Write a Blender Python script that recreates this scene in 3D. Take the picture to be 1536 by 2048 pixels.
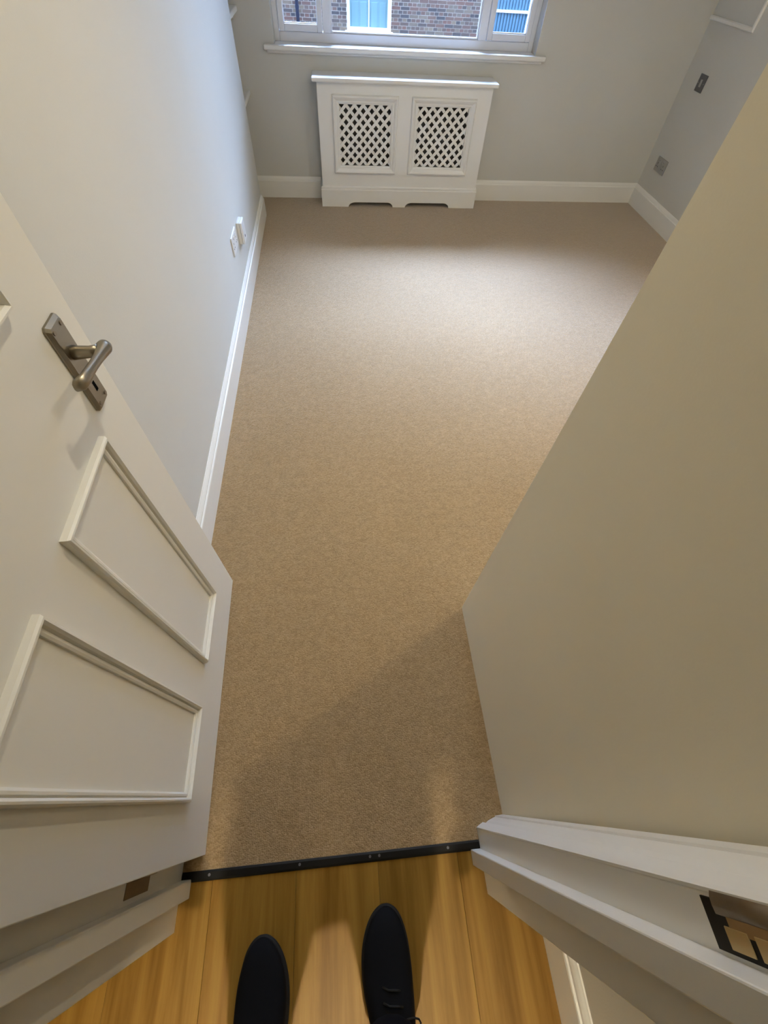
import bpy, bmesh, math, random
from mathutils import Vector, Matrix

for o in list(bpy.data.objects):
    bpy.data.objects.remove(o)
S = bpy.context.scene
C = S.collection
R = math.radians

# ------------------------------------------------------------------ camera
cam_d = bpy.data.cameras.new('camera')
cam = bpy.data.objects.new('camera', cam_d)
C.objects.link(cam)
S.camera = cam
cam_d.sensor_fit = 'HORIZONTAL'
cam_d.sensor_width = 36.0
cam_d.lens = 837.98 / 1536 * 36.0
cam_d.clip_start = 0.01
cam_d.clip_end = 200
ax = Matrix(((0.99557589, -0.08396755, 0.04216757),
             (0.04581774, 0.82564224, 0.56233053),
             (-0.08203285, -0.55791069, 0.82583671)))      # rows: camera right, up, back
cam.matrix_world = Matrix.Translation((0, 0, 1.395)) @ ax.transposed().to_4x4()

# ------------------------------------------------------------------ sky
W = bpy.data.worlds.new('world')
S.world = W
W.use_nodes = True
bg = W.node_tree.nodes['Background']
bg.inputs[0].default_value = (0.42, 0.62, 1.0, 1)           # overcast daylight against a warm white balance
bg.inputs[1].default_value = 29.0

# ------------------------------------------------------------------ hazy sun over the houses across the street
sun_d = bpy.data.lights.new('sun', 'SUN')
sun = bpy.data.objects.new('sun', sun_d)
C.objects.link(sun)
sun_d.energy = 74.0
sun_d.angle = R(48)
sun_d.color = (0.40, 0.58, 1.0)
sun.rotation_euler = Vector((math.sin(R(17)) * math.cos(R(57)), -math.cos(R(17)) * math.cos(R(57)), -math.sin(R(57)))).to_track_quat('-Z', 'Y').to_euler()
sun.location = (0, 8, 9)

# ------------------------------------------------------------------ light sources and exposure
WARM = (1.0, 0.885, 0.65)
ROOM_LAMPS = [((1.50, 1.20, 2.44), 15.0), ((0.31, 1.25, 2.44), 12.0)]
HALL_LAMPS = [((-0.13, -1.20, 2.44), 12.0, 62), ((-0.16, -1.98, 2.44), 6.0, 90)]  # the second, farther lamp is added to lift the hall's ambient light
S.view_settings.view_transform = 'Standard'
S.view_settings.look = 'None'
S.view_settings.gamma = 1.0
S.view_settings.exposure = 0.0
S.view_settings.use_curve_mapping = False
S.cycles.max_bounces = 7
S.cycles.use_adaptive_sampling = True
S.cycles.adaptive_threshold = 0.04
S.cycles.caustics_reflective = False
S.cycles.caustics_refractive = False


# ================================================================== helpers
def new_mat(name):
    m = bpy.data.materials.new(name)
    m.use_nodes = True
    nt = m.node_tree
    b = nt.nodes['Principled BSDF']
    return m, nt, b


def N(nt, typ, **kw):
    n = nt.nodes.new(typ)
    for k, v in kw.items():
        setattr(n, k, v)
    return n


def paint(name, col, rough=0.5, spec=0.3, bump=0.02, scale=140.0, var=0.03):
    """brushed or rolled paint: faint tone change and fine relief"""
    m, nt, b = new_mat(name)
    tc = N(nt, 'ShaderNodeTexCoord')
    n1 = N(nt, 'ShaderNodeTexNoise')
    n1.inputs['Scale'].default_value = 3.0
    n1.inputs['Detail'].default_value = 3
    nt.links.new(tc.outputs['Object'], n1.inputs['Vector'])
    mx = N(nt, 'ShaderNodeMix', data_type='RGBA')
    mx.inputs[6].default_value = (*[c * (1 - var) for c in col], 1)
    mx.inputs[7].default_value = (*[min(1, c * (1 + var)) for c in col], 1)
    nt.links.new(n1.outputs['Fac'], mx.inputs[0])
    nt.links.new(mx.outputs[2], b.inputs['Base Color'])
    n2 = N(nt, 'ShaderNodeTexNoise')
    n2.inputs['Scale'].default_value = scale
    n2.inputs['Detail'].default_value = 2
    nt.links.new(tc.outputs['Object'], n2.inputs['Vector'])
    bp = N(nt, 'ShaderNodeBump')
    bp.inputs['Strength'].default_value = bump
    bp.inputs['Distance'].default_value = 0.01
    nt.links.new(n2.outputs['Fac'], bp.inputs['Height'])
    nt.links.new(bp.outputs['Normal'], b.inputs['Normal'])
    b.inputs['Roughness'].default_value = rough
    b.inputs['Specular IOR Level'].default_value = spec
    return m


def metal(name, col, rough=0.35):
    m, nt, b = new_mat(name)
    b.inputs['Metallic'].default_value = 1.0
    b.inputs['Base Color'].default_value = (*col, 1)
    tc = N(nt, 'ShaderNodeTexCoord')
    mp = N(nt, 'ShaderNodeMapping')
    mp.inputs['Scale'].default_value = (30, 30, 600)
    n = N(nt, 'ShaderNodeTexNoise')
    n.inputs['Scale'].default_value = 1.0
    nt.links.new(tc.outputs['Object'], mp.inputs['Vector'])
    nt.links.new(mp.outputs['Vector'], n.inputs['Vector'])
    mr = N(nt, 'ShaderNodeMapRange')
    mr.inputs[3].default_value = rough - 0.07
    mr.inputs[4].default_value = rough + 0.07
    nt.links.new(n.outputs['Fac'], mr.inputs[0])
    nt.links.new(mr.outputs[0], b.inputs['Roughness'])
    return m


def plain(name, col, rough=0.5, spec=0.4):
    m, nt, b = new_mat(name)
    tc = N(nt, 'ShaderNodeTexCoord')
    n = N(nt, 'ShaderNodeTexNoise')
    n.inputs['Scale'].default_value = 40
    nt.links.new(tc.outputs['Object'], n.inputs['Vector'])
    mx = N(nt, 'ShaderNodeMix', data_type='RGBA')
    mx.inputs[6].default_value = (*[c * 0.93 for c in col], 1)
    mx.inputs[7].default_value = (*[min(1, c * 1.07) for c in col], 1)
    nt.links.new(n.outputs['Fac'], mx.inputs[0])
    nt.links.new(mx.outputs[2], b.inputs['Base Color'])
    b.inputs['Roughness'].default_value = rough
    b.inputs['Specular IOR Level'].default_value = spec
    return m


M = {}
M['wall'] = paint('wall_emulsion', (0.66, 0.65, 0.605), 0.75, 0.2, 0.05, 220)
M['wall_warm_lit'] = paint('wall_emulsion_warm_lit', (0.86, 0.79, 0.62), 0.7, 0.2, 0.02, 220)  # wall paint again for the front wall, brighter warmer light put into its colour
M['ceiling'] = paint('ceiling_emulsion', (0.80, 0.79, 0.76), 0.85, 0.1)
M['gloss'] = paint('white_satinwood', (0.87, 0.86, 0.82), 0.32, 0.45, 0.015, 60, 0.015)
M['door'] = paint('door_satinwood', (0.82, 0.795, 0.72), 0.38, 0.4, 0.015, 60, 0.02)
M['upvc'] = paint('white_window_plastic', (0.82, 0.83, 0.86), 0.25, 0.5, 0.0, 60, 0.01)
M['plastic'] = plain('white_plastic', (0.78, 0.77, 0.74), 0.3, 0.5)
M['nickel'] = metal('satin_nickel', (0.31, 0.275, 0.215), 0.36)
M['bronze'] = metal('aged_bronze', (0.30, 0.25, 0.19), 0.42)
M['brass'] = metal('dull_brass', (0.62, 0.50, 0.27), 0.4)
M['steel'] = metal('brushed_steel', (0.52, 0.52, 0.53), 0.42)
M['dark_steel'] = metal('dark_steel', (0.20, 0.20, 0.22), 0.45)
M['black'] = plain('black_metal', (0.006, 0.005, 0.004), 0.5, 0.25)
M['shade_grey'] = plain('radiator_shade_grey', (0.16, 0.155, 0.15), 0.6, 0.2)  # radiator darkened: the shade inside the cover is put into its colour
M['hole'] = plain('dark_hole', (0.008, 0.008, 0.008), 0.9, 0.0)
M['raw_wood'] = plain('raw_pine', (0.35, 0.21, 0.09), 0.7, 0.2)
M['leather'] = plain('black_suede', (0.005, 0.005, 0.006), 0.75, 0.12)
M['sole'] = plain('black_rubber', (0.014, 0.013, 0.012), 0.7, 0.3)
M['cloth'] = plain('black_wool', (0.008, 0.008, 0.010), 0.9, 0.05)
M['skin'] = plain('skin', (0.50, 0.31, 0.22), 0.5, 0.35)
M['hair'] = plain('dark_hair', (0.03, 0.02, 0.013), 0.5, 0.3)
M['asphalt'] = paint('asphalt', (0.07, 0.07, 0.075), 0.9, 0.2, 0.3, 60, 0.1)
M['mortar'] = plain('lime_mortar', (0.62, 0.60, 0.55), 0.95, 0.1)
M['ext_white'] = plain('white_exterior_paint', (0.60, 0.61, 0.62), 0.4, 0.4)
M['ext_door'] = plain('pale_blue_door_paint', (0.12, 0.22, 0.24), 0.45, 0.4)
M['ext_blue'] = plain('blue_steel_sheet', (0.08, 0.17, 0.24), 0.45, 0.4)
M['ext_dark'] = plain('dark_pipe_paint', (0.05, 0.06, 0.10), 0.5, 0.4)

# glass: clear with a faint reflection, lets light through
m, nt, b = new_mat('window_glass')
out = nt.nodes['Material Output']
tr = N(nt, 'ShaderNodeBsdfTransparent')
gl = N(nt, 'ShaderNodeBsdfGlossy')
gl.inputs['Roughness'].default_value = 0.02
fr = N(nt, 'ShaderNodeFresnel')
fr.inputs['IOR'].default_value = 1.3
mix = N(nt, 'ShaderNodeMixShader')
nt.links.new(fr.outputs[0], mix.inputs[0])
nt.links.new(tr.outputs[0], mix.inputs[1])
nt.links.new(gl.outputs[0], mix.inputs[2])
nt.links.new(mix.outputs[0], out.inputs['Surface'])
nt.nodes.remove(b)
M['glass'] = m

# carpet: loop pile in slightly uneven rows
m, nt, b = new_mat('carpet_loop_pile')
tc = N(nt, 'ShaderNodeTexCoord')
mp = N(nt, 'ShaderNodeMapping')
mp.inputs['Scale'].default_value = (1.0, 1.35, 1.0)
nt.links.new(tc.outputs['Object'], mp.inputs['Vector'])
vo = N(nt, 'ShaderNodeTexVoronoi')
vo.inputs['Scale'].default_value = 190
vo.inputs['Randomness'].default_value = 0.75
nt.links.new(mp.outputs['Vector'], vo.inputs['Vector'])
nf = N(nt, 'ShaderNodeTexNoise')
nf.inputs['Scale'].default_value = 520
nf.inputs['Detail'].default_value = 3
nt.links.new(tc.outputs['Object'], nf.inputs['Vector'])
nl = N(nt, 'ShaderNodeTexNoise')
nl.inputs['Scale'].default_value = 1.6
nl.inputs['Detail'].default_value = 4
nt.links.new(tc.outputs['Object'], nl.inputs['Vector'])
nm = N(nt, 'ShaderNodeTexNoise')
nm.inputs['Scale'].default_value = 28
nm.inputs['Detail'].default_value = 4
nt.links.new(mp.outputs['Vector'], nm.inputs['Vector'])
sep = N(nt, 'ShaderNodeSeparateColor')
nt.links.new(vo.outputs['Color'], sep.inputs[0])
cr = N(nt, 'ShaderNodeValToRGB')
cr.color_ramp.elements[0].position = 0.0
cr.color_ramp.elements[0].color = (0.305, 0.202, 0.095, 1)
cr.color_ramp.elements[1].position = 1.0
cr.color_ramp.elements[1].color = (0.42, 0.288, 0.155, 1)
nt.links.new(sep.outputs[0], cr.inputs[0])
m1 = N(nt, 'ShaderNodeMix', data_type='RGBA', blend_type='MULTIPLY')
m1.inputs[0].default_value = 1.0
r1 = N(nt, 'ShaderNodeMapRange')
r1.inputs[1].default_value = 0.3
r1.inputs[2].default_value = 0.7
r1.inputs[3].default_value = 0.93
r1.inputs[4].default_value = 1.07
nt.links.new(nm.outputs['Fac'], r1.inputs[0])
nt.links.new(cr.outputs[0], m1.inputs[6])
nt.links.new(r1.outputs[0], m1.inputs[7])
m2 = N(nt, 'ShaderNodeMix', data_type='RGBA', blend_type='MULTIPLY')
m2.inputs[0].default_value = 1.0
r2 = N(nt, 'ShaderNodeMapRange')
r2.inputs[1].default_value = 0.3
r2.inputs[2].default_value = 0.7
r2.inputs[3].default_value = 0.96
r2.inputs[4].default_value = 1.04
nt.links.new(nl.outputs['Fac'], r2.inputs[0])
nt.links.new(m1.outputs[2], m2.inputs[6])
nt.links.new(r2.outputs[0], m2.inputs[7])
nt.links.new(m2.outputs[2], b.inputs['Base Color'])
ad = N(nt, 'ShaderNodeMath', operation='MULTIPLY_ADD')
ad.inputs[1].default_value = -1.3
nt.links.new(vo.outputs['Distance'], ad.inputs[0])
nt.links.new(nf.outputs['Fac'], ad.inputs[2])
bp = N(nt, 'ShaderNodeBump')
bp.inputs['Strength'].default_value = 0.55
bp.inputs['Distance'].default_value = 0.003
nt.links.new(ad.outputs[0], bp.inputs['Height'])
nt.links.new(bp.outputs['Normal'], b.inputs['Normal'])
b.inputs['Roughness'].default_value = 0.9
b.inputs['Specular IOR Level'].default_value = 0.15
b.inputs['Sheen Weight'].default_value = 1.0
b.inputs['Sheen Roughness'].default_value = 0.35
M['carpet'] = m

# oak planks: grain along Y, tone differs plank by plank
m, nt, b = new_mat('oiled_oak')
tc = N(nt, 'ShaderNodeTexCoord')
oi = N(nt, 'ShaderNodeObjectInfo')
of = N(nt, 'ShaderNodeVectorMath', operation='ADD')
cb = N(nt, 'ShaderNodeCombineXYZ')
mu = N(nt, 'ShaderNodeMath', operation='MULTIPLY')
mu.inputs[1].default_value = 17.0
nt.links.new(oi.outputs['Random'], mu.inputs[0])
nt.links.new(mu.outputs[0], cb.inputs[1])
nt.links.new(tc.outputs['Object'], of.inputs[0])
nt.links.new(cb.outputs[0], of.inputs[1])
mp = N(nt, 'ShaderNodeMapping')
mp.inputs['Scale'].default_value = (26, 1.5, 1)
nt.links.new(of.outputs[0], mp.inputs['Vector'])
gn = N(nt, 'ShaderNodeTexNoise')
gn.inputs['Scale'].default_value = 1.0
gn.inputs['Detail'].default_value = 8
gn.inputs['Roughness'].default_value = 0.62
gn.inputs['Distortion'].default_value = 0.4
nt.links.new(mp.outputs['Vector'], gn.inputs['Vector'])
mp2 = N(nt, 'ShaderNodeMapping')
mp2.inputs['Scale'].default_value = (6, 1.3, 1)
nt.links.new(of.outputs[0], mp2.inputs['Vector'])
kn = N(nt, 'ShaderNodeTexNoise')
kn.inputs['Scale'].default_value = 1.2
kn.inputs['Detail'].default_value = 3
nt.links.new(mp2.outputs['Vector'], kn.inputs['Vector'])
cr = N(nt, 'ShaderNodeValToRGB')
e = cr.color_ramp.elements
e[0].position = 0.28
e[0].color = (0.165, 0.072, 0.006, 1)
e[1].position = 0.74
e[1].color = (0.36, 0.198, 0.036, 1)
nt.links.new(gn.outputs['Fac'], cr.inputs[0])
mx = N(nt, 'ShaderNodeMix', data_type='RGBA', blend_type='MULTIPLY')
mx.inputs[0].default_value = 1.0
rr = N(nt, 'ShaderNodeMapRange')
rr.inputs[3].default_value = 0.78
rr.inputs[4].default_value = 1.15
sm = N(nt, 'ShaderNodeMath', operation='ADD')
nt.links.new(oi.outputs['Random'], sm.inputs[0])
nt.links.new(kn.outputs['Fac'], sm.inputs[1])
hm = N(nt, 'ShaderNodeMath', operation='MULTIPLY')
hm.inputs[1].default_value = 0.5
nt.links.new(sm.outputs[0], hm.inputs[0])
nt.links.new(hm.outputs[0], rr.inputs[0])
nt.links.new(cr.outputs[0], mx.inputs[6])
nt.links.new(rr.outputs[0], mx.inputs[7])
nt.links.new(mx.outputs[2], b.inputs['Base Color'])
bp = N(nt, 'ShaderNodeBump')
bp.inputs['Strength'].default_value = 0.08
bp.inputs['Distance'].default_value = 0.002
nt.links.new(gn.outputs['Fac'], bp.inputs['Height'])
nt.links.new(bp.outputs['Normal'], b.inputs['Normal'])
b.inputs['Roughness'].default_value = 0.45
b.inputs['Specular IOR Level'].default_value = 0.2
M['oak'] = m

# stock brick: each brick its own tone
m, nt, b = new_mat('stock_brick')
oi = N(nt, 'ShaderNodeObjectInfo')
ge = N(nt, 'ShaderNodeNewGeometry')
ra = N(nt, 'ShaderNodeMath', operation='ADD')
nt.links.new(oi.outputs['Random'], ra.inputs[0])
nt.links.new(ge.outputs['Random Per Island'], ra.inputs[1])
frc = N(nt, 'ShaderNodeMath', operation='FRACT')
nt.links.new(ra.outputs[0], frc.inputs[0])
cr = N(nt, 'ShaderNodeValToRGB')
e = cr.color_ramp.elements
e[0].position = 0.0
e[0].color = (0.045, 0.042, 0.045, 1)
e[1].position = 1.0
e[1].color = (0.17, 0.125, 0.085, 1)
for p, c in ((0.25, (0.085, 0.062, 0.052)), (0.5, (0.135, 0.070, 0.052)), (0.75, (0.105, 0.085, 0.068))):
    q = e.new(p)
    q.color = (*c, 1)
nt.links.new(frc.outputs[0], cr.inputs[0])
tc = N(nt, 'ShaderNodeTexCoord')
ns = N(nt, 'ShaderNodeTexNoise')
ns.inputs['Scale'].default_value = 30
nt.links.new(tc.outputs['Object'], ns.inputs['Vector'])
mx = N(nt, 'ShaderNodeMix', data_type='RGBA', blend_type='MULTIPLY')
mx.inputs[0].default_value = 1.0
rr = N(nt, 'ShaderNodeMapRange')
rr.inputs[3].default_value = 0.7
rr.inputs[4].default_value = 1.3
nt.links.new(ns.outputs['Fac'], rr.inputs[0])
nt.links.new(cr.outputs[0], mx.inputs[6])
nt.links.new(rr.outputs[0], mx.inputs[7])
nt.links.new(mx.outputs[2], b.inputs['Base Color'])
b.inputs['Roughness'].default_value = 0.9
M['brick'] = m

# far brickwork, too far or out of view to tell the bricks apart
m, nt, b = new_mat('far_brickwork')
tc = N(nt, 'ShaderNodeTexCoord')
mp = N(nt, 'ShaderNodeMapping')
mp.inputs['Rotation'].default_value = (R(90), 0, 0)
nt.links.new(tc.outputs['Object'], mp.inputs['Vector'])
bt = N(nt, 'ShaderNodeTexBrick')
bt.inputs['Color1'].default_value = (0.30, 0.17, 0.12, 1)
bt.inputs['Color2'].default_value = (0.22, 0.15, 0.12, 1)
bt.inputs['Mortar'].default_value = (0.60, 0.56, 0.48, 1)
bt.inputs['Scale'].default_value = 1.0
bt.inputs['Mortar Size'].default_value = 0.006
bt.inputs['Brick Width'].default_value = 0.24
bt.inputs['Row Height'].default_value = 0.0674
nt.links.new(mp.outputs['Vector'], bt.inputs['Vector'])
nt.links.new(bt.outputs['Color'], b.inputs['Base Color'])
b.inputs['Roughness'].default_value = 0.9
M['far_brick'] = m

m, nt, b = new_mat('lamp_glow')
b.inputs['Base Color'].default_value = (0.9, 0.85, 0.75, 1)
b.inputs['Emission Color'].default_value = (*WARM, 1)
b.inputs['Emission Strength'].default_value = 8.0
M['glow'] = m


def bm_box(bm, x0, x1, y0, y1, z0, z1):
    vs = [bm.verts.new((x, y, z)) for x in (x0, x1) for y in (y0, y1) for z in (z0, z1)]
    for f in ((0, 1, 3, 2), (4, 6, 7, 5), (0, 4, 5, 1), (2, 3, 7, 6), (0, 2, 6, 4), (1, 5, 7, 3)):
        bm.faces.new([vs[i] for i in f])
    return vs


def link(name, bm, mat, parent=None, smooth=False, bevel=0.0, seg=2):
    bmesh.ops.recalc_face_normals(bm, faces=bm.faces[:])
    me = bpy.data.meshes.new(name)
    bm.to_mesh(me)
    bm.free()
    o = bpy.data.objects.new(name, me)
    C.objects.link(o)
    me.materials.append(mat)
    if smooth:
        for p in me.polygons:
            p.use_smooth = True
    if bevel:
        md = o.modifiers.new('bevel', 'BEVEL')
        md.width = bevel
        md.segments = seg
        md.limit_method = 'ANGLE'
        md.angle_limit = R(40)
    if parent:
        o.parent = parent
    return o


def boxes(name, bl, mat, parent=None, bevel=0.0, seg=2):
    bm = bmesh.new()
    for q in bl:
        bm_box(bm, *q)
    return link(name, bm, mat, parent, False, bevel, seg)


def bm_sweep(bm, prof, path, nrm, closed=False):
    """profile points (d sideways, h along nrm) swept along a flat path with mitred corners"""
    nrm = Vector(nrm).normalized()
    P = [Vector(p) for p in path]
    n = len(P)
    rings = []
    for i in range(n):
        t1 = (P[i] - P[i - 1]).normalized() if (closed or i > 0) else None
        t2 = (P[(i + 1) % n] - P[i]).normalized() if (closed or i < n - 1) else None
        s1 = nrm.cross(t1) if t1 else None
        s2 = nrm.cross(t2) if t2 else None
        if s1 is None:
            mdir = s2
        elif s2 is None:
            mdir = s1
        else:
            mdir = (s1 + s2) / (1 + s1.dot(s2))
        rings.append([bm.verts.new(P[i] + mdir * d + nrm * h) for d, h in prof])
    k = len(prof)
    for i in range(n if closed else n - 1):
        a, b2 = rings[i], rings[(i + 1) % n]
        for j in range(k):
            bm.faces.new((a[j], a[(j + 1) % k], b2[(j + 1) % k], b2[j]))
    if not closed:
        bm.faces.new(rings[0])
        bm.faces.new(rings[-1])


def sweep(name, prof, path, nrm, mat, parent=None, closed=False):
    bm = bmesh.new()
    bm_sweep(bm, prof, path, nrm, closed)
    return link(name, bm, mat, parent)


def bm_tube(bm, pts, rad, seg=16, sx=1.0, caps=True, flat=None):
    """round bar along points; rad a number or list; flat = (direction, list of factors) squashes along a direction"""
    pts = [Vector(p) for p in pts]
    n = len(pts)
    rad = rad if isinstance(rad, (list, tuple)) else [rad] * n
    rings = []
    up = Vector((0.137, 0.21, 0.97)).normalized()
    prev = None
    for i in range(n):
        t = (pts[min(i + 1, n - 1)] - pts[max(i - 1, 0)]).normalized()
        if prev is None:
            a = t.cross(up)
            if a.length < 1e-3:
                a = t.cross(Vector((1, 0, 0)))
            a.normalize()
        else:
            a = (prev - t * prev.dot(t)).normalized()
        prev = a
        b2 = t.cross(a)
        ring = []
        for j in range(seg):
            th = 2 * math.pi * j / seg
            off = (a * math.cos(th) + b2 * math.sin(th)) * rad[i]
            if flat:
                dv = Vector(flat[0]).normalized()
                comp = off.dot(dv)
                off = off + dv * comp * (flat[1][i] - 1)
            ring.append(bm.verts.new(pts[i] + off))
        rings.append(ring)
    for i in range(n - 1):
        for j in range(seg):
            bm.faces.new((rings[i][j], rings[i][(j + 1) % seg], rings[i + 1][(j + 1) % seg], rings[i + 1][j]))
    if caps:
        bm.faces.new(rings[0])
        bm.faces.new(rings[-1])


def tube(name, pts, rad, mat, parent=None, seg=16, flat=None):
    bm = bmesh.new()
    bm_tube(bm, pts, rad, seg, flat=flat)
    return link(name, bm, mat, parent, True)


def bm_disc(bm, c, axis, r, depth, seg=16):
    c = Vector(c)
    axis = Vector(axis).normalized()
    bm_tube(bm, [c, c + axis * depth], r, seg)


def empty(name, loc=(0, 0, 0), rz=0.0):
    o = bpy.data.objects.new(name, None)
    o.empty_display_size = 0.1
    C.objects.link(o)
    o.location = loc
    o.rotation_euler = (0, 0, rz)
    return o


def tag(o, label, cat, group=None):
    o['label'] = label
    o['category'] = cat
    if group:
        o['group'] = group
    return o


def struct(o):
    o['kind'] = 'structure'
    return o


def slab(name, x0, x1, y0, y1, z0, z1, mat):
    return struct(boxes(name, [(x0, x1, y0, y1, z0, z1)], mat))


def smooth_by_angle(o, deg=35):
    bpy.context.view_layer.objects.active = o
    me = o.data
    for p in me.polygons:
        p.use_smooth = True
    me.set_sharp_from_angle(angle=R(deg))


# ================================================================== the room
XL, XR = -0.540, 2.529          # wall faces
YB = 4.057                      # back (window) wall face
YD = -0.095                     # room face of the door wall
YH = -0.225                     # hall face of the door wall
XN, YN = 0.378, 0.522           # corner of the wardrobe block beside the door
CH = 2.46                       # ceiling height
YP = 3.692                      # end of the left wall, recess beyond
XRC = -0.98                     # recess wall

slab('floor', -1.1, 2.7, YH - 0.0, 4.2, -0.20, -0.012, M['raw_wood'])
slab('ceiling', -1.2, 2.8, -2.4, 4.3, CH, CH + 0.15, M['ceiling'])
slab('wall_left', -1.10, XL, YD, YP, 0.0, CH, M['wall'])
slab('wall_recess', -1.10, XRC, YP, YB, -0.012, CH, M['wall'])
wf = slab('wall_front', XN, 2.75, YD, YN, 0.0, CH, M['wall_warm_lit'])
for v in wf.data.vertices:                                  # an old wall, a little out of plumb
    if v.co.x < 1 and v.co.z > 1:
        v.co.x += 0.038
# door wall with its opening
struct(boxes('wall_door', [(-1.10, -0.481, YH, YD, -0.20, CH), (0.326, 2.75, YH, YD, -0.20, CH),
                           (-0.481, 0.326, YH, YD, 2.03, CH)], M['wall']))
# window wall with its opening
WX0, WX1, WZ0, WZ1 = -0.345, 1.398, 0.805, 2.25
struct(boxes('wall_back', [(-1.10, WX0, YB, YB + 0.17, -0.75, CH), (WX1, 2.75, YB, YB + 0.17, -0.75, CH),
                           (WX0, WX1, YB, YB + 0.17, -0.75, WZ0), (WX0, WX1, YB, YB + 0.17, WZ1, CH)], M['wall']))
slab('wall_right', XR, XR + 0.25, YN, YB, -0.012, CH, M['wall'])
# raised panel frame next to the window corner
NZ, NY = 1.050, 3.590
struct(sweep('trim_panel_frame', [(0, 0), (0, 0.007), (0.004, 0.012), (0.016, 0.012), (0.020, 0.006), (0.020, 0)],
             [(XR, YB - 0.001, 2.02), (XR, NY, 2.02), (XR, NY, NZ), (XR, YB - 0.001, NZ)], (-1, 0, 0), M['gloss']))
# hall behind the camera
slab('wall_hall_right', 0.436, 0.60, -2.30, YH, -0.20, CH, M['wall'])
slab('wall_hall_left', -0.95, -0.80, -2.30, YH, -0.20, CH, M['wall'])
slab('wall_hall_back', -0.95, 0.60, -2.40, -2.30, -0.20, CH, M['wall'])

# ------------------------------------------------------------------ carpet
bm = bmesh.new()
bm_box(bm, -0.526, XN, -0.119, YN, -0.012, 0.0)
bm_box(bm, -0.526, 2.515, YN, YP + 0.0, -0.012, 0.0)
bm_box(bm, XRC, 2.515, YP, YB - 0.002, -0.012, 0.0)
carpet = link('carpet', bm, M['carpet'])
tag(carpet, 'beige loop pile carpet fitted over the whole room floor', 'carpet')

# ------------------------------------------------------------------ hall planks
hall = struct(boxes('floor_hall', [(-0.80, 0.436, -2.30, -0.135, -0.20, -0.0145)], M['hole']))
seams = [-0.80, -0.588, -0.381, -0.176, 0.031, 0.238, 0.436]
for a, b2 in zip(seams[:-1], seams[1:]):
    w = (b2 - a) / 2
    o = boxes('plank', [(-w + 0.0002, w - 0.0002, -2.30, -0.1385, -0.0140, -0.001)], M['oak'], hall, 0.0005, 1)
    o.location.x = (a + b2) / 2

# ------------------------------------------------------------------ threshold bar
tb = empty('threshold_bar', (0, -0.1285, -0.001))
tag(tb, 'black metal threshold bar between the beige carpet and the oak floor', 'threshold bar')
bm = bmesh.new()
bm_sweep(bm, [(-0.0105, -0.010), (-0.0105, 0.002), (-0.006, 0.0045), (0.006, 0.0045), (0.0105, 0.0025), (0.0105, -0.010)],
         [(-0.4565, 0, 0), (0.3005, 0, 0)], (0, 0, 1))
link('bar', bm, M['black'], tb)
for x in (-0.390, -0.167, 0.012, 0.036, 0.216):
    bm = bmesh.new()
    bm_disc(bm, (x, 0.001, 0.0038), (0, 0, 1), 0.0032, 0.0014, 12)
    link('screw', bm, M['dark_steel'], tb)

# ------------------------------------------------------------------ baseboards
SK = [(0, 0), (0.018, 0), (0.018, 0.107), (0.0165, 0.111), (0.0125, 0.113), (0.0125, 0.1165), (0.0115, 0.121),
      (0.0085, 0.127), (0.0045, 0.1325), (0.0035, 0.135), (0, 0.135)]


def baseboard(name, path, mat=None, sc=1.0, parent=None):
    o = sweep(name, [(d, h * sc) for d, h in SK], path, (0, 0, 1), mat or M['gloss'], parent)
    return struct(o)


baseboard('baseboard_left', [(XRC, YP, 0), (XL, YP, 0), (XL, -0.068, 0)])
baseboard('baseboard_recess', [(XRC, YB, 0), (XRC, YP, 0)])
baseboard('baseboard_back_left', [(-0.103, YB, 0), (XRC, YB, 0)])
baseboard('baseboard_back_right', [(XR, YB, 0), (1.115, YB, 0)])
baseboard('baseboard_right', [(XR, YN, 0), (XR, YB, 0)])
baseboard('baseboard_hall_right', [(0.436, -2.30, 0), (0.436, YH, 0)], None, 1.12)
baseboard('baseboard_hall_left', [(-0.80, YH, 0), (-0.80, -2.30, 0)], None, 1.12)

# ------------------------------------------------------------------ door frame
fr = struct(empty('trim_door_frame', (0, 0, 0)))
boxes('jamb', [(0.3015, 0.327, YH - 0.002, YD, -0.012, 2.03)], M['gloss'], fr, 0.0015)
boxes('jamb', [(-0.482, -0.4575, YH - 0.002, YD, -0.012, 2.03)], M['gloss'], fr, 0.0015)
boxes('head', [(-0.4575, 0.3015, YH - 0.002, YD, 2.0, 2.03)], M['gloss'], fr, 0.0015)
boxes('door_stop', [(0.2755, 0.3020, -0.169, -0.1365, -0.001, 2.0)], M['gloss'], fr, 0.002)
boxes('door_stop', [(-0.4580, -0.4330, -0.169, -0.1325, -0.001, 2.0)], M['gloss'], fr, 0.002)
boxes('door_stop', [(-0.4330, 0.2755, -0.169, -0.1365, 1.975, 2.0)], M['gloss'], fr, 0.002)
AR = [(0, 0), (0, 0.003), (0.004, 0.0055), (0.011, 0.009), (0.019, 0.0125), (0.0235, 0.0105), (0.0275, 0.0105),
      (0.034, 0.0145), (0.046, 0.0185), (0.0525, 0.0205), (0.0545, 0.0205), (0.0555, 0.0235), (0.0765, 0.0245), (0.0765, 0)]
sweep('architrave', AR, [(0.3010, YD, 0), (0.3010, YD, 2.003), (-0.4575, YD, 2.003), (-0.4575, YD, 0)], (0, 1, 0), M['gloss'], fr)
ARH = [(d, h) for d, h in AR]
sweep('architrave', ARH, [(-0.4640, YH, 0), (-0.4640, YH, 2.008), (0.3100, YH, 2.008), (0.3100, YH, 0)], (0, -1, 0), M['gloss'], fr)
for z in (0.259, 1.00, 1.74):
    boxes('hinge_leaf', [(-0.4580, -0.4560, -0.1235, -0.0965, z - 0.053, z + 0.053)], M['bronze'], fr)
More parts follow.
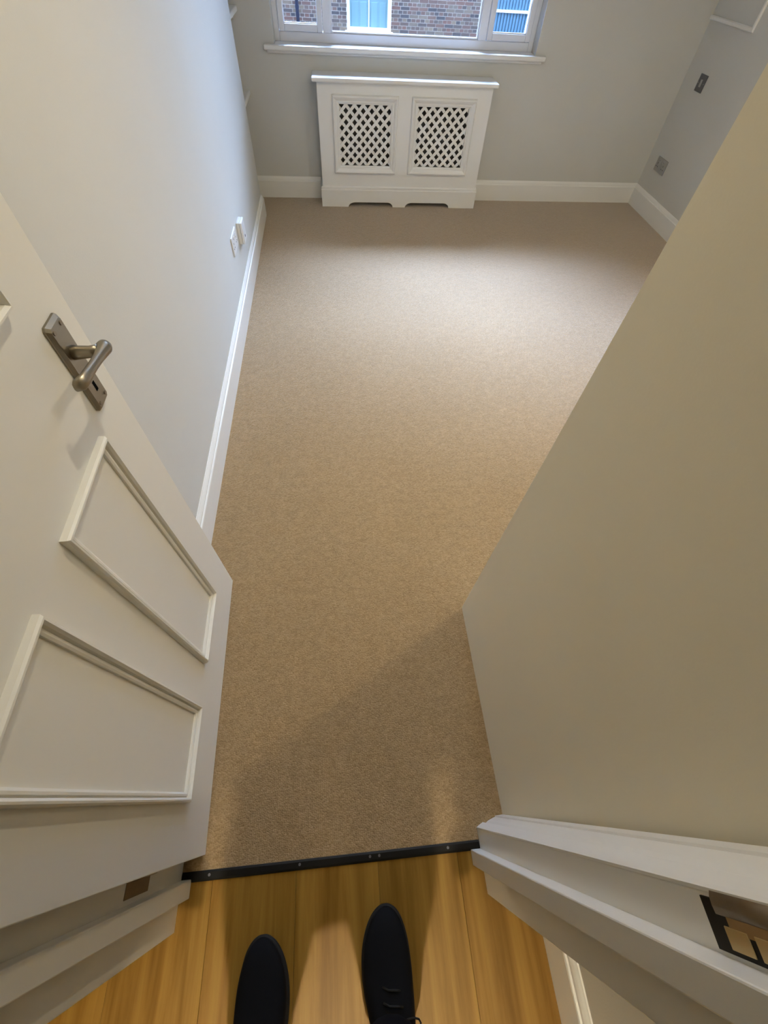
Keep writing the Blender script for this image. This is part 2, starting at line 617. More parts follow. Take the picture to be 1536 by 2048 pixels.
# strike plate let into the right jamb
sp = boxes('strike_plate', [(0.2995, 0.3017, -0.1335, -0.0985, 0.898, 1.022)], M['black'], fr, 0.0006)
sp['label'] = 'black strike plate with two brass lined holes'
# curved lip
bm = bmesh.new()
lip = [(0.2990, -0.1085), (0.2985, -0.1030), (0.2990, -0.0975), (0.3010, -0.0935), (0.3045, -0.0905)]
rings = []
for (x, y) in lip:
    rings.append([bm.verts.new((x, y, z)) for z in (0.913, 1.010)])
rings2 = []
for (x, y) in lip:
    rings2.append([bm.verts.new((x + 0.0016, y - 0.0010, z)) for z in (0.913, 1.010)])
for i in range(len(lip) - 1):
    bm.faces.new((rings[i][0], rings[i + 1][0], rings[i + 1][1], rings[i][1]))
    bm.faces.new((rings2[i][0], rings2[i][1], rings2[i + 1][1], rings2[i + 1][0]))
    for k in (0, 1):
        bm.faces.new((rings[i][k], rings[i + 1][k], rings2[i + 1][k], rings2[i][k]))
for i in (0, -1):
    bm.faces.new((rings[i][0], rings[i][1], rings2[i][1], rings2[i][0]))
link('lip', bm, M['bronze'], sp, True)
boxes('wood_mortise', [(0.2988, 0.2997, -0.1180, -0.1085, 0.925, 1.005)], M['raw_wood'], sp)
for z0, z1 in ((0.918, 0.944), (0.951, 0.982)):
    boxes('keep_box', [(0.2984, 0.2998, -0.1300, -0.1150, z0, z1)], M['brass'], sp, 0.0008)

# ------------------------------------------------------------------ door
dx, dy = -0.0249, 0.9997
door = struct(empty('door_1', (-0.4050, -0.0870, 0.0), math.atan2(dy, dx)))
DW, DT, DZ0, DZ1 = 0.7630, 0.036, 0.004, 1.992
boxes('door_leaf', [(0, DW, 0.0, DT, DZ0, DZ1)], M['door'], door, 0.0015)
PM = [(0, 0), (0, 0.0045), (0.0035, 0.0065), (0.0070, 0.0065), (0.0080, 0.0030), (0.0100, 0.0030), (0.0112, 0.0095), (0.0145, 0.0138),
      (0.0175, 0.0135), (0.0200, 0.0100), (0.0205, 0.0)]
for s0, s1 in ((0.110, 0.317), (0.425, 0.634)):
    for z0, z1 in ((0.197, 0.857), (1.083, 1.862)):
        ins = 0.0205
        a0, a1, c0, c1 = s0 + ins, s1 - ins, z0 + ins, z1 - ins
        # facing local -y: outward offset needs this turn
        sweep('panel_moulding', PM, [(a0, 0, c0), (a0, 0, c1), (a1, 0, c1), (a1, 0, c0)], (0, -1, 0), M['door'], door, True)
for z in (0.258, 1.00, 1.74):
    h = boxes('hinge', [(0.000, 0.0020, 0.003, 0.034, z - 0.05, z + 0.05)], M['bronze'], door)
    bm = bmesh.new()
    bm_disc(bm, (-0.004, DT + 0.004, z - 0.05), (0, 0, 1), 0.005, 0.10, 12)
    link('knuckle', bm, M['bronze'], h, True)
# handle
bm = bmesh.new()
sx0, sx1, hz0, hz1, ch, th = 0.669, 0.7165, 0.878, 1.031, 0.0045, 0.0085
ring = []
for inset, y in ((0, 0), (0, -0.0035), (ch, -th)):
    cc = 0.004
    a0, a1, b0, b1 = sx0 + inset, sx1 - inset, hz0 + inset, hz1 - inset
    pts = [(a0 + cc, b0), (a1 - cc, b0), (a1, b0 + cc), (a1, b1 - cc), (a1 - cc, b1), (a0 + cc, b1), (a0, b1 - cc), (a0, b0 + cc)]
    ring.append([bm.verts.new((p[0], y, p[1])) for p in pts])
for i in range(2):
    for j in range(8):
        bm.faces.new((ring[i][j], ring[i][(j + 1) % 8], ring[i + 1][(j + 1) % 8], ring[i + 1][j]))
bm.faces.new(ring[0])
bm.faces.new(ring[2])
plate = link('handle_plate', bm, M['nickel'], door)
plate['label'] = 'satin nickel handle backplate'
for s in (0.6790, 0.7065):
    for z in (0.8895, 1.0190):
        bm = bmesh.new()
        bm_disc(bm, (s, -th + 0.0004, z), (0, -1, 0), 0.0034, 0.0016, 14)
        link('screw', bm, M['bronze'], plate)
boxes('keyhole', [(0.6895, 0.6965, -th - 0.0005, -th + 0.001, 0.9065, 0.9230)], M['hole'], plate)
lv = tube('lever', [(0.693, -0.006, 0.978), (0.693, -0.018, 0.978), (0.693, -0.034, 0.9785), (0.6928, -0.046, 0.979)],
          [0.0115, 0.0100, 0.0090, 0.0105], M['nickel'], door, 20)
lv['label'] = 'satin nickel scroll lever handle'
bm = bmesh.new()
bm_tube(bm, [(0.7095, -0.0510, 0.9790), (0.7080, -0.0512, 0.9790), (0.7010, -0.0516, 0.9795), (0.692, -0.0520, 0.980), (0.672, -0.0525, 0.9825),
             (0.648, -0.0520, 0.9850), (0.626, -0.0510, 0.9865), (0.614, -0.0510, 0.9870), (0.606, -0.0475, 0.9865), (0.603, -0.0420, 0.9860), (0.606, -0.0380, 0.986)],
        [0.0035, 0.0098, 0.0112, 0.0098, 0.0080, 0.0076, 0.0086, 0.0100, 0.0100, 0.0085, 0.0030], 20,
        flat=((0, 1, 0), [1.0, 1.0, 1.0, 0.9, 0.85, 0.8, 0.7, 0.6, 0.75, 0.8, 0.8]))
link('grip', bm, M['nickel'], lv, True)

# ------------------------------------------------------------------ window
win = struct(empty('window_1', (0, 0, 0)))
FY = YB + 0.092                 # room face of the frame
FD = 0.065
fx0, fx1, fz0, fz1 = WX0, WX1, 0.832, WZ1


def rect_frame(name, x0, x1, z0, z1, w, y0, y1, mat, parent, bev=0.004, wb=None):
    wb = wb or w
    return boxes(name, [(x0, x0 + w, y0, y1, z0, z1), (x1 - w, x1, y0, y1, z0, z1),
                        (x0 + w, x1 - w, y0, y1, z0, z0 + wb), (x0 + w, x1 - w, y0, y1, z1 - w, z1)], mat, parent, bev, 2)


rect_frame('frame', fx0, fx1, fz0, fz1, 0.034, FY, FY + FD, M['upvc'], win, 0.003, 0.045)
boxes('mullion', [(-0.028, 0.024, FY, FY + FD, fz0 + 0.045, fz1 - 0.034)], M['upvc'], win, 0.003)
boxes('mullion', [(1.008, 1.062, FY, FY + FD, fz0 + 0.045, fz1 - 0.034)], M['upvc'], win, 0.003)
for nm, x0, x1 in (('left', -0.311, -0.028), ('right', 1.062, 1.364)):
    sx = 0.034
    s = rect_frame('sash', x0 + 0.002, x1 - 0.002, fz0 + 0.047, fz1 - 0.036, sx, FY - 0.012, FY + 0.045, M['upvc'], win, 0.004)
    g0, g1, h0, h1 = x0 + sx, x1 - sx, fz0 + 0.047 + sx, fz1 - 0.036 - sx
    rect_frame('glazing_bead', g0 - 0.001, g1 + 0.001, h0 - 0.001, h1 + 0.001, 0.006, FY - 0.004, FY + 0.012, M['upvc'], s, 0.002)
    boxes('pane', [(g0 - 0.003, g1 + 0.003, FY + 0.012, FY + 0.016, h0 - 0.003, h1 + 0.003)], M['glass'], s)
    if nm == 'left':
        boxes('sash_handle', [(x1 - 0.028, x1 - 0.014, FY - 0.028, FY - 0.012, 1.45, 1.56)], M['upvc'], s, 0.004)
rect_frame('glazing_bead', 0.024, 1.008, fz0 + 0.045, fz1 - 0.034, 0.009, FY + 0.008, FY + 0.03, M['upvc'], win, 0.003)
boxes('pane', [(0.026, 1.006, FY + 0.030, FY + 0.034, fz0 + 0.047, fz1 - 0.036)], M['glass'], win)
# sill board with rounded nose
bm = bmesh.new()
sl = [(-0.410, YB), (-0.410, YB - 0.040), (1.463, YB - 0.040), (1.463, YB)]
bm_box(bm, -0.412, 1.465, YB - 0.038, YB - 0.0005, 0.807, 0.832)
o = link('sill_nose', bm, M['gloss'], win, False, 0.007, 3)
boxes('sill_board', [(WX0, WX1, YB - 0.002, FY + 0.01, 0.8055, 0.8315)], M['gloss'], win)
boxes('sill_moulding', [(-0.395, 1.448, YB - 0.016, YB - 0.0005, 0.793, 0.8065)], M['gloss'], win, 0.004, 2)

# ------------------------------------------------------------------ radiator cover
RC = empty('radiator_cover', (0.508, 3.97, 0))
tag(RC, 'white painted radiator cover with two diamond lattice grilles under the window', 'radiator cover')
ox, oy = 0.508, 3.97


def rc(name, bl, mat=M['gloss'], parent=RC, bevel=0.002):
    return boxes(name, [(a - ox, b2 - ox, c - oy, d - oy, e2, f2) for a, b2, c, d, e2, f2 in bl], mat, parent, bevel)


bx0, bx1, by = -0.088, 1.104, 3.889
op = [(0.056, 0.414, 0.261, 0.594), (0.600, 0.957, 0.261, 0.594)]
rc('front_panel', [(bx0, op[0][0], by, by + 0.018, 0.0, 0.700), (op[0][1], op[1][0], by, by + 0.018, 0.12, 0.700),
                   (op[1][1], bx1, by, by + 0.018, 0.0, 0.700), (op[0][0], op[0][1], by, by + 0.018, 0.594, 0.700),
                   (op[1][0], op[1][1], by, by + 0.018, 0.594, 0.700), (op[0][0], op[0][1], by, by + 0.018, 0.12, 0.261),
                   (op[1][0], op[1][1], by, by + 0.018, 0.12, 0.261)], bevel=0)
rc('side_panel', [(bx0, bx0 + 0.018, by + 0.018, YB - 0.001, 0.0, 0.700)])
rc('side_panel', [(bx1 - 0.018, bx1, by + 0.018, YB - 0.001, 0.0, 0.700)])
rc('top', [(-0.117, 1.133, 3.859, YB - 0.001, 0.700, 0.7215)], bevel=0.006)
# plinth with two arched cut-outs
bm = bmesh.new()
out = [(-0.101, 0.0)]


def arch(x0, x1, x2, x3, zt):
    pts = [(x0, 0.0)]
    for k in range(7):
        a = math.pi / 2 * k / 6
        pts.append((x0 + 0.012 + (x1 - x0 - 0.012) * (1 - math.cos(a)), zt * math.sin(a)))
    for k in range(7):
        a = math.pi / 2 * (1 - k / 6)
        pts.append((x3 - 0.012 - (x3 - x2 - 0.012) * (1 - math.cos(a)), zt * math.sin(a)))
    pts.append((x3, 0.0))
    return pts


out += arch(0.093, 0.160, 0.410, 0.466, 0.031) + arch(0.541, 0.606, 0.860, 0.920, 0.032)
out += [(1.114, 0.0)]
low = out
pts4 = []
for x, z in low:
    pts4.append([bm.verts.new((x - ox, yy - oy, zz)) for yy, zz in ((3.877, z), (3.877, 0.106), (by, 0.106), (by, z))])
for i in range(len(pts4) - 1):
    for j in range(4):
        bm.faces.new((pts4[i][j], pts4[i][(j + 1) % 4], pts4[i + 1][(j + 1) % 4], pts4[i + 1][j]))
bm.faces.new(pts4[0])
bm.faces.new(pts4[-1])
pl = link('plinth', bm, M['gloss'], RC)
PT = [(0, 0), (0.012, 0), (0.012, 0.003), (0.0085, 0.0065), (0.0085, 0.012), (0.0110, 0.0150), (0.0105, 0.0205), (0.005, 0.0245), (0, 0.0255)]
sweep('plinth_moulding', PT, [(1.104 - ox, YB - 0.001 - oy, 0.106), (1.104 - ox, by - oy, 0.106), (-0.0885 - ox, by - oy, 0.106), (-0.0885 - ox, YB - 0.001 - oy, 0.106)],
      (0, 0, 1), M['gloss'], pl)
rc('plinth_return', [(-0.101, -0.0882, by, YB - 0.001, 0.0, 0.106)], parent=pl, bevel=0)
rc('plinth_return', [(1.1042, 1.114, by, YB - 0.001, 0.0, 0.106)], parent=pl, bevel=0)
GM = [(0, -0.012), (0, 0.004), (0.006, 0.0055), (0.0075, 0.0095), (0.013, 0.0115), (0.016, 0.0105), (0.020, 0.0125), (0.028, 0.019),
      (0.036, 0.0225), (0.042, 0.0205), (0.0455, 0.0130), (0.047, 0.0)]
for (x0, x1, z0, z1) in op:
    g = sweep('grille_frame', GM, [(x0 - ox, by - oy, z0), (x0 - ox, by - oy, z1), (x1 - ox, by - oy, z1), (x1 - ox, by - oy, z0)],
              (0, -1, 0), M['gloss'], RC, True)
    # diagonal slats, two crossing layers, each clipped to the opening
    pit, wid, tk = 0.0597, 0.0178, 0.004
    for layer, sg in ((0, 1), (1, -1)):
        k = -20
        while k < 20:
            # line: x - sg*z = c ; half width along x is wid/sqrt2
            c = ((x0 - sg * z0) if sg == 1 else (x0 + z0)) + k * pit + 0.0149
            k += 1
            hw = wid / math.sqrt(2)
            # polygon between c-hw and c+hw clipped to the rectangle
            poly = [(x0, z0), (x1, z0), (x1, z1), (x0, z1)]
            for lim, keep in ((c - hw, 1), (c + hw, -1)):
                res = []
                for i in range(len(poly)):
                    p, q = poly[i], poly[(i + 1) % len(poly)]
                    fp = (p[0] - sg * p[1] - lim) * keep
                    fq = (q[0] - sg * q[1] - lim) * keep
                    if fp >= 0:
                        res.append(p)
                    if fp * fq < 0:
                        t = fp / (fp - fq)
                        res.append((p[0] + t * (q[0] - p[0]), p[1] + t * (q[1] - p[1])))
                poly = res
                if not poly:
                    break
            if len(poly) < 3:
                continue
            area = abs(sum(poly[i][0] * poly[(i + 1) % len(poly)][1] - poly[(i + 1) % len(poly)][0] * poly[i][1] for i in range(len(poly)))) / 2
            if area < 1e-4:
                continue
            bm = bmesh.new()
            y0 = by + 0.002 + layer * tk - oy
            va = [bm.verts.new((p[0] - ox, y0, p[1])) for p in poly]
            vb = [bm.verts.new((p[0] - ox, y0 + tk, p[1])) for p in poly]
            bm.faces.new(va)
            bm.faces.new(vb)
            for i in range(len(poly)):
                j = (i + 1) % len(poly)
                bm.faces.new((va[i], va[j], vb[j], vb[i]))
            link('lattice_slat', bm, M['gloss'], g)
# the radiator inside, glimpsed between the slats
RD = empty('radiator', (0.508, 4.02, 0.12))
tag(RD, 'panel radiator coloured dark for the shade inside the cover behind the lattice grilles', 'radiator')
boxes('radiator_panel', [(-0.50, 0.50, -0.022, 0.0, 0.0, 0.50)], M['shade_grey'], RD, 0.006)
bm = bmesh.new()
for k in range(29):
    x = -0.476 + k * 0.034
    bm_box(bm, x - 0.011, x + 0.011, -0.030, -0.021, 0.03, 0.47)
link('rib_panel', bm, M['shade_grey'], RD, False, 0.004, 2)
boxes('bracket', [(-0.32, -0.29, 0.0, 0.0365, 0.1, 0.4)], M['shade_grey'], RD)
boxes('bracket', [(0.29, 0.32, 0.0, 0.0365, 0.1, 0.4)], M['shade_grey'], RD)
for x in (-0.47, 0.47):
    tube('pipe', [(x, -0.010, 0.02), (x, -0.010, -0.12)], 0.0075, M['nickel'], RD, 12)

# ------------------------------------------------------------------ recess shelves, only their ends show
for z0, lab in ((0.945, 'upper white shelf end peeping past the left wall beside the window'),
                (0.575, 'lower white shelf end peeping past the left wall beside the window')):
    sh = empty('recess_shelf', (XRC, (YP + YB) / 2, z0))
    tag(sh, lab, 'shelf', 'shelves in the recess')
    dxs = -0.545 - XRC
    boxes('shelf_board', [(0, dxs, -(YB - YP) / 2 + 0.001, (YB - YP) / 2 - 0.001, 0.016, 0.042)], M['gloss'], sh, 0.006, 3)
    boxes('cleat', [(0, dxs - 0.03, (YB - YP) / 2 - 0.022, (YB - YP) / 2 - 0.001, -0.012, 0.016)], M['gloss'], sh, 0.003)


# ------------------------------------------------------------------ sockets and switches
def pin_holes(parent, cx, cz, y, mat):
    """UK pin holes on a plate facing local -y"""
    for (x, z, w, h) in ((cx, cz + 0.010, 0.0042, 0.0085), (cx - 0.011, cz - 0.010, 0.0070, 0.0042), (cx + 0.011, cz - 0.010, 0.0070, 0.0042)):
        boxes('pin_hole', [(x - w / 2, x + w / 2, y - 0.0004, y + 0.001, z - h / 2, z + h / 2)], mat, parent)


def double_socket(loc, rz, mat, rocker, label):
    o = empty('double_socket', loc, rz)
    tag(o, label, 'socket')
    p = boxes('plate', [(-0.073, 0.073, -0.008, 0.0, -0.043, 0.043)], mat, o, 0.003, 2)
    for sx in (-1, 1):
        boxes('rocker_switch', [(sx * 0.0135 - 0.0055, sx * 0.0135 + 0.0055, -0.0105, -0.007, 0.014, 0.030)], rocker, p, 0.0015)
        pin_holes(p, sx * 0.042, -0.004, -0.008, M['hole'])
        bm = bmesh.new()
        bm_disc(bm, (sx * 0.030, -0.0075, 0.024), (0, -1, 0), 0.003, 0.001, 12)
        link('screw', bm, M['dark_steel'], p)
    return o


# right wall faces -X : local -y -> world -X
double_socket((XR, 3.848, 0.312), R(-90), M['steel'], M['steel'], 'brushed steel double socket low on the right wall above the baseboard')
sw = empty('wall_switch', (XR, 3.832, 0.769), R(-90))
tag(sw, 'dark steel single switch plate on the right wall above the socket', 'switch')
p = boxes('plate', [(-0.043, 0.043, -0.006, 0.0, -0.042, 0.042)], M['dark_steel'], sw, 0.0015)
boxes('rocker_switch', [(-0.010, 0.010, -0.0095, -0.005, -0.018, 0.018)], M['steel'], p, 0.002)
for sx in (-1, 1):
    bm = bmesh.new()
    bm_disc(bm, (sx * 0.033, -0.0055, 0), (0, -1, 0), 0.003, 0.001, 12)
    link('screw', bm, M['steel'], p)
# left wall faces +X : local -y -> world +X
double_socket((XL, 2.462, 0.345), R(90), M['plastic'], M['plastic'], 'white plastic double socket low on the left wall')
bx = empty('junction_box', (XL, 2.652, 0.320), R(90))
tag(bx, 'white plastic telephone junction box beside the double socket on the left wall', 'junction box')
p = boxes('back_box', [(-0.043, 0.043, -0.016, 0.0, -0.052, 0.052)], M['plastic'], bx, 0.003, 2)
q = boxes('cover', [(-0.043, 0.043, -0.030, -0.0165, -0.052, 0.052)], M['plastic'], bx, 0.004, 2)
boxes('outlet_slot', [(-0.006, 0.006, -0.0304, -0.029, -0.030, -0.018)], M['hole'], q)

# ------------------------------------------------------------------ ceiling lamps (above the frame)


def downlight(loc, watts, label, spot=R(150), soft=0.05):
    o = empty('ceiling_downlight', loc)
    tag(o, label, 'downlight', 'recessed ceiling downlights')
    bm = bmesh.new()
    n = 32
    prof = [(0.036, 0.006), (0.036, 0.014), (0.046, 0.012), (0.048, 0.0185)]
    rings = []
    for r, z in prof:
        rings.append([bm.verts.new((r * math.cos(2 * math.pi * k / n), r * math.sin(2 * math.pi * k / n), z + 0.0)) for k in range(n)])
    for i in range(len(prof) - 1):
        for k in range(n):
            bm.faces.new((rings[i][k], rings[i][(k + 1) % n], rings[i + 1][(k + 1) % n], rings[i + 1][k]))
    link('bezel', bm, M['gloss'], o, True)
    bm = bmesh.new()
    bm_disc(bm, (0, 0, 0.012), (0, 0, 1), 0.036, 0.005, n)
    link('lens', bm, M['glow'], o)
    ld = bpy.data.lights.new('lamp_light', 'AREA')
    ld.shape = 'DISK'
    ld.size = soft
    ld.energy = watts
    ld.color = WARM
    ld.spread = spot
    lo = bpy.data.objects.new('lamp_light', ld)
    C.objects.link(lo)
    lo.location = (0, 0, 0.004)
    lo.parent = o
    return o


for (loc, wt), lab in zip(ROOM_LAMPS, ('warm recessed downlight in the room ceiling behind the wardrobe wall corner',
                                       'warm recessed downlight in the room ceiling by the open door')):
    downlight(loc, wt, lab)
for (loc, wt, sprd), lab in zip(HALL_LAMPS, ('warm recessed downlight in the hall ceiling just behind the person',
                                              'added warm fill lamp at the far end of the hall ceiling')):
    downlight(loc, wt, lab, R(sprd))

# ------------------------------------------------------------------ street outside
slab('wall_house_shade_front', -30, 32, YB + 0.02, YB + 0.17, CH + 0.0, 20.0, M['brick'])  # unseen upper front, added this tall and wide to shade the house opposite
struct(boxes('wall_house_sides', [(-30, -1.10, YB + 0.02, YB + 0.17, -0.75, CH), (2.75, 32, YB + 0.02, YB + 0.17, -0.75, CH)], M['brick']))
slab('ground_street', -30, 32, YB + 0.17, 24, -0.95, -0.70, M['asphalt'])
BY = 17.0
bld = empty('brick_building', (0, BY, -0.70))
tag(bld, 'brick house across the street with pale blue double doors', 'building')
zb = 0.70       # local z of world zero
# solid wall behind, with holes for nothing: doors stand in shallow openings
D0, D1, DTOP = 0.53, 1.70, 1.45
G0, G1, GTOP = 4.42, 6.90, 1.60


def bl(name, blist, mat, parent=bld, bevel=0):
    return boxes(name, [(a, b2, c, d, e2 + zb, f2 + zb) for a, b2, c, d, e2, f2 in blist], mat, parent, bevel)


LIM = 0.075
bl('mortar_wall', [(-1.6, D0, 0.012, 0.3, -0.70, LIM), (D1, G0, 0.012, 0.3, -0.70, LIM)], M['mortar'])
bl('upper_wall', [(-9.0, 14.0, 0.0, 0.3, DTOP + 0.25, 5.2), (-9.0, -1.6, 0.0, 0.3, -0.70, DTOP + 0.25), (-1.6, D0, 0.0, 0.3, LIM, DTOP + 0.25),
                  (D1, G0, 0.0, 0.3, LIM, DTOP + 0.25), (G1, 14.0, 0.0, 0.3, -0.70, DTOP + 0.25), (D0, D1, 0.0, 0.3, DTOP, DTOP + 0.25)], M['far_brick'])
# single bricks where the window shows them: stretcher and header courses in turn
random.seed(4)
course = 0.0674
meshes = {}
for kind, w in (('stretcher', 0.242), ('header', 0.121)):
    bm = bmesh.new()
    j = 0.0068
    bm_box(bm, j, w - j, 0.0, 0.02, j, course - j)
    bmesh.ops.recalc_face_normals(bm, faces=bm.faces[:])
    me = bpy.data.meshes.new('brick')
    bm.to_mesh(me)
    bm.free()
    me.materials.append(M['brick'])
    meshes[kind] = me
runs = [(-1.34, -0.13), (0.0, D0), (D1, 4.26)]
rest = bmesh.new()
nb = 0
for r in range(11):
    z = -0.67 + r * course
    w = 0.242 if r % 2 == 0 else 0.121
    for ra, rb in ((-1.6, D0), (D1, G0)):
        x = ra - (0.0 if r % 2 == 0 else 0.06)
        while x < rb - 0.03:
            xa, xb = max(x, ra), min(x + w, rb)
            seen = any(xa >= q0 - 0.13 and xb <= q1 + 0.13 for q0, q1 in runs)
            full = abs((xb - xa) - w) < 1e-6
            if seen and full and nb < 290:
                o = bpy.data.objects.new('brick', meshes['stretcher' if w > 0.2 else 'header'])
                C.objects.link(o)
                o.parent = bld
                o.location = (xa, random.uniform(-0.004, 0.003), z + zb)
                nb += 1
            elif xb - xa > 0.02:
                bm_box(rest, xa + 0.006, xb - 0.006, 0.0, 0.02, z + zb + 0.006, z + zb + course - 0.006)
            x += w
o = link('cut_bricks', rest, M['brick'], bld)
o['kind'] = 'stuff'
# pale blue double doors in a white frame
bl('door_frame', [(D0, D0 + 0.075, -0.03, 0.10, -0.66, DTOP), (D1 - 0.095, D1, -0.03, 0.10, -0.66, DTOP), (D0 + 0.075, D1 - 0.095, -0.03, 0.10, DTOP - 0.08, DTOP)], M['ext_white'])
bl('door_step', [(D0 - 0.05, D1 + 0.05, -0.15, 0.10, -0.70, -0.655)], M['mortar'])
for xa, xb in ((D0 + 0.077, 1.098), (1.118, D1 - 0.097)):
    d = bl('door', [(xa, xb, 0.03, 0.07, -0.635, DTOP - 0.085)], M['ext_door'])
    for z0, z1 in ((-0.60, -0.16), (-0.10, 1.28)):
        w = (xb - xa)
        for u0, u1 in ((0.10, 0.45), (0.55, 0.90)):
            bl('panel', [(xa + w * u0, xa + w * u1, 0.022, 0.031, z0, z1)], M['ext_door'], d, 0.004)
    bl('weather_bar', [(xa, xb, 0.012, 0.031, -0.635, -0.590)], M['ext_white'], d)
bl('meeting_bead', [(1.096, 1.120, 0.015, 0.06, -0.635, DTOP - 0.085)], M['ext_white'])
# dark rainwater pipe
tube('drain_pipe', [(-0.75, -0.06, 0.0), (-0.75, -0.06, 5.6)], 0.042, M['ext_dark'], bld, 14)
# blue ribbed garage door with a white rail
gd = bl('garage_door', [(G0, G1, 0.06, 0.10, -0.70, GTOP)], M['ext_blue'])
k = G0 + 0.01
while k < G1:
    bl('rib', [(k, k + 0.055, 0.035, 0.062, -0.68, GTOP)], M['ext_blue'], gd)
    k += 0.085
bl('rail', [(G0, G1, 0.015, 0.06, -0.215, -0.165)], M['ext_white'], gd)
bl('garage_lintel', [(G0, G1, -0.01, 0.3, GTOP, DTOP + 0.25)], M['ext_white'])

# ------------------------------------------------------------------ the person: shoes, trousers, and the figure above the frame
pr = empty('person', (-0.104, -0.46, -0.001))
tag(pr, 'person in black trousers and black lace-up shoes standing on the oak floor', 'person')


def to_local(p):
    return (p[0] + 0.104, p[1] + 0.46, p[2])


def loft(name, secs, mat, parent, n=24):
    """secs: list of (y, cx, half width, z bottom, z top, sharpness) - closed rings across the shoe"""
    bm = bmesh.new()
    rings = []
    for (y, cx, hw, zb2, zt, pw) in secs:
        ring = []
        for k in range(n):
            a = 2 * math.pi * k / n
            c, s2 = math.cos(a), math.sin(a)
            x = cx + hw * math.copysign(abs(c) ** pw, c)
            zc, zh = (zb2 + zt) / 2, (zt - zb2) / 2
            ring.append(bm.verts.new((x, y, zc + zh * math.copysign(abs(s2) ** pw, s2))))
        rings.append(ring)
    for i in range(len(rings) - 1):
        for k in range(n):
            bm.faces.new((rings[i][k], rings[i][(k + 1) % n], rings[i + 1][(k + 1) % n], rings[i + 1][k]))
    bm.faces.new(rings[0])
    bm.faces.new(rings[-1])
    o = link(name, bm, mat, parent, True)
    md = o.modifiers.new('sub', 'SUBSURF')
    md.levels = 1
    md.render_levels = 2
    return o


def shoe(cx, ytip, side, rz):
    """built with the toe at y = 0 pointing +y; side = +1 right, -1 left"""
    e = empty('shoe_holder')
    L = 0.300
    W = 0.056
    prof = [(0.000, 0.10, 0.004, 0.020), (0.006, 0.34, 0.003, 0.030), (0.018, 0.58, 0.003, 0.040), (0.040, 0.80, 0.003, 0.049), (0.075, 0.97, 0.003, 0.057),
            (0.110, 1.00, 0.003, 0.066), (0.145, 0.96, 0.003, 0.079), (0.180, 0.86, 0.003, 0.093), (0.215, 0.74, 0.003, 0.104), (0.250, 0.68, 0.003, 0.110),
            (0.280, 0.62, 0.003, 0.108), (0.296, 0.45, 0.004, 0.098), (0.300, 0.20, 0.010, 0.085)]
    secs = []
    for d, w, z0, z1 in prof:
        bend = -side * 0.012 * math.sin(min(1, d / 0.2) * math.pi) * 0.6
        secs.append((-d, bend, W * w, z0 + 0.006, z1, 0.78))
    up = loft('shoe', secs, M['leather'], None)
    ssec = []
    for d, w, z0, z1 in prof:
        bend = -side * 0.012 * math.sin(min(1, d / 0.2) * math.pi) * 0.6
        ssec.append((-d + (0.003 if d < 0.1 else -0.002), bend, W * w + 0.0025, 0.0, 0.016, 0.55))
    loft('sole', ssec, M['sole'], up)
    # tongue, lace rows and a bow
    for k in range(4):
        d = 0.125 + k * 0.020
        zt = 0.072 + (d - 0.125) * 0.62
        tube('lace', [(-0.020, -d + 0.004, zt - 0.004), (-0.008, -d, zt + 0.004), (0.008, -d - 0.002, zt + 0.004), (0.020, -d - 0.006, zt - 0.004)], 0.0022, M['sole'], up, 8)
    for sx in (-1, 1):
        pts = []
        for k in range(13):
            a = 2 * math.pi * k / 12
            pts.append((sx * (0.026 - 0.026 * math.cos(a)) * 1.05, -0.178 + 0.013 * math.sin(a), 0.112 - 0.035 * (1 - math.cos(a)) / 2))
        tube('lace_loop', pts, 0.0018, M['sole'], up, 8)
    bpy.data.objects.remove(e)
    up.parent = pr
    up.location = to_local((cx, ytip, 0.0))
    up.rotation_euler = (0, 0, rz)
    return up


shoe(-0.249, -0.250, -1, R(1.5))
shoe(0.042, -0.222, 1, R(1.0))


def skin_mesh(name, verts, edges, rads, mat, parent, root=0, lev=2):
    me = bpy.data.meshes.new(name)
    me.from_pydata([to_local(v) for v in verts], edges, [])
    o = bpy.data.objects.new(name, me)
    C.objects.link(o)
    o.parent = parent
    md = o.modifiers.new('skin', 'SKIN')
    md.use_smooth_shade = True
    for i, r in enumerate(rads):
        sv = me.skin_vertices[0].data[i]
        sv.radius = r if isinstance(r, tuple) else (r, r)
        sv.use_root = (i == root)
    sb = o.modifiers.new('sub', 'SUBSURF')
    sb.levels = lev
    sb.render_levels = lev
    me.materials.append(mat)
    return o


# joints (world)
cx = -0.10
hipz, yb = 0.93, -0.50
ankL, ankR = (-0.236, -0.475, 0.10), (0.036, -0.450, 0.10)
knL, knR = (-0.215, -0.475, 0.50), (0.012, -0.455, 0.50)
hpL, hpR = (-0.195, yb, 0.88), (-0.008, yb, 0.88)
pel = (cx, yb, 0.97)
che = (cx, yb - 0.005, 1.25)
shc = (cx, yb - 0.01, 1.42)
shL, shR = (cx - 0.18, yb - 0.01, 1.415), (cx + 0.18, yb - 0.01, 1.415)
elL, elR = (cx - 0.235, yb - 0.03, 1.12), (cx + 0.235, yb - 0.03, 1.12)
wrL, wrR = (cx - 0.25, yb + 0.03, 0.87), (cx + 0.25, yb + 0.03, 0.87)
nk, hd0, hd1 = (cx, yb, 1.50), (cx, yb + 0.03, 1.60), (cx, yb + 0.02, 1.71)
V, E, Rr = [], [], []


def add(p, r, parent=None):
    V.append(p)
    Rr.append(r)
    if parent is not None:
        E.append((parent, len(V) - 1))
    return len(V) - 1


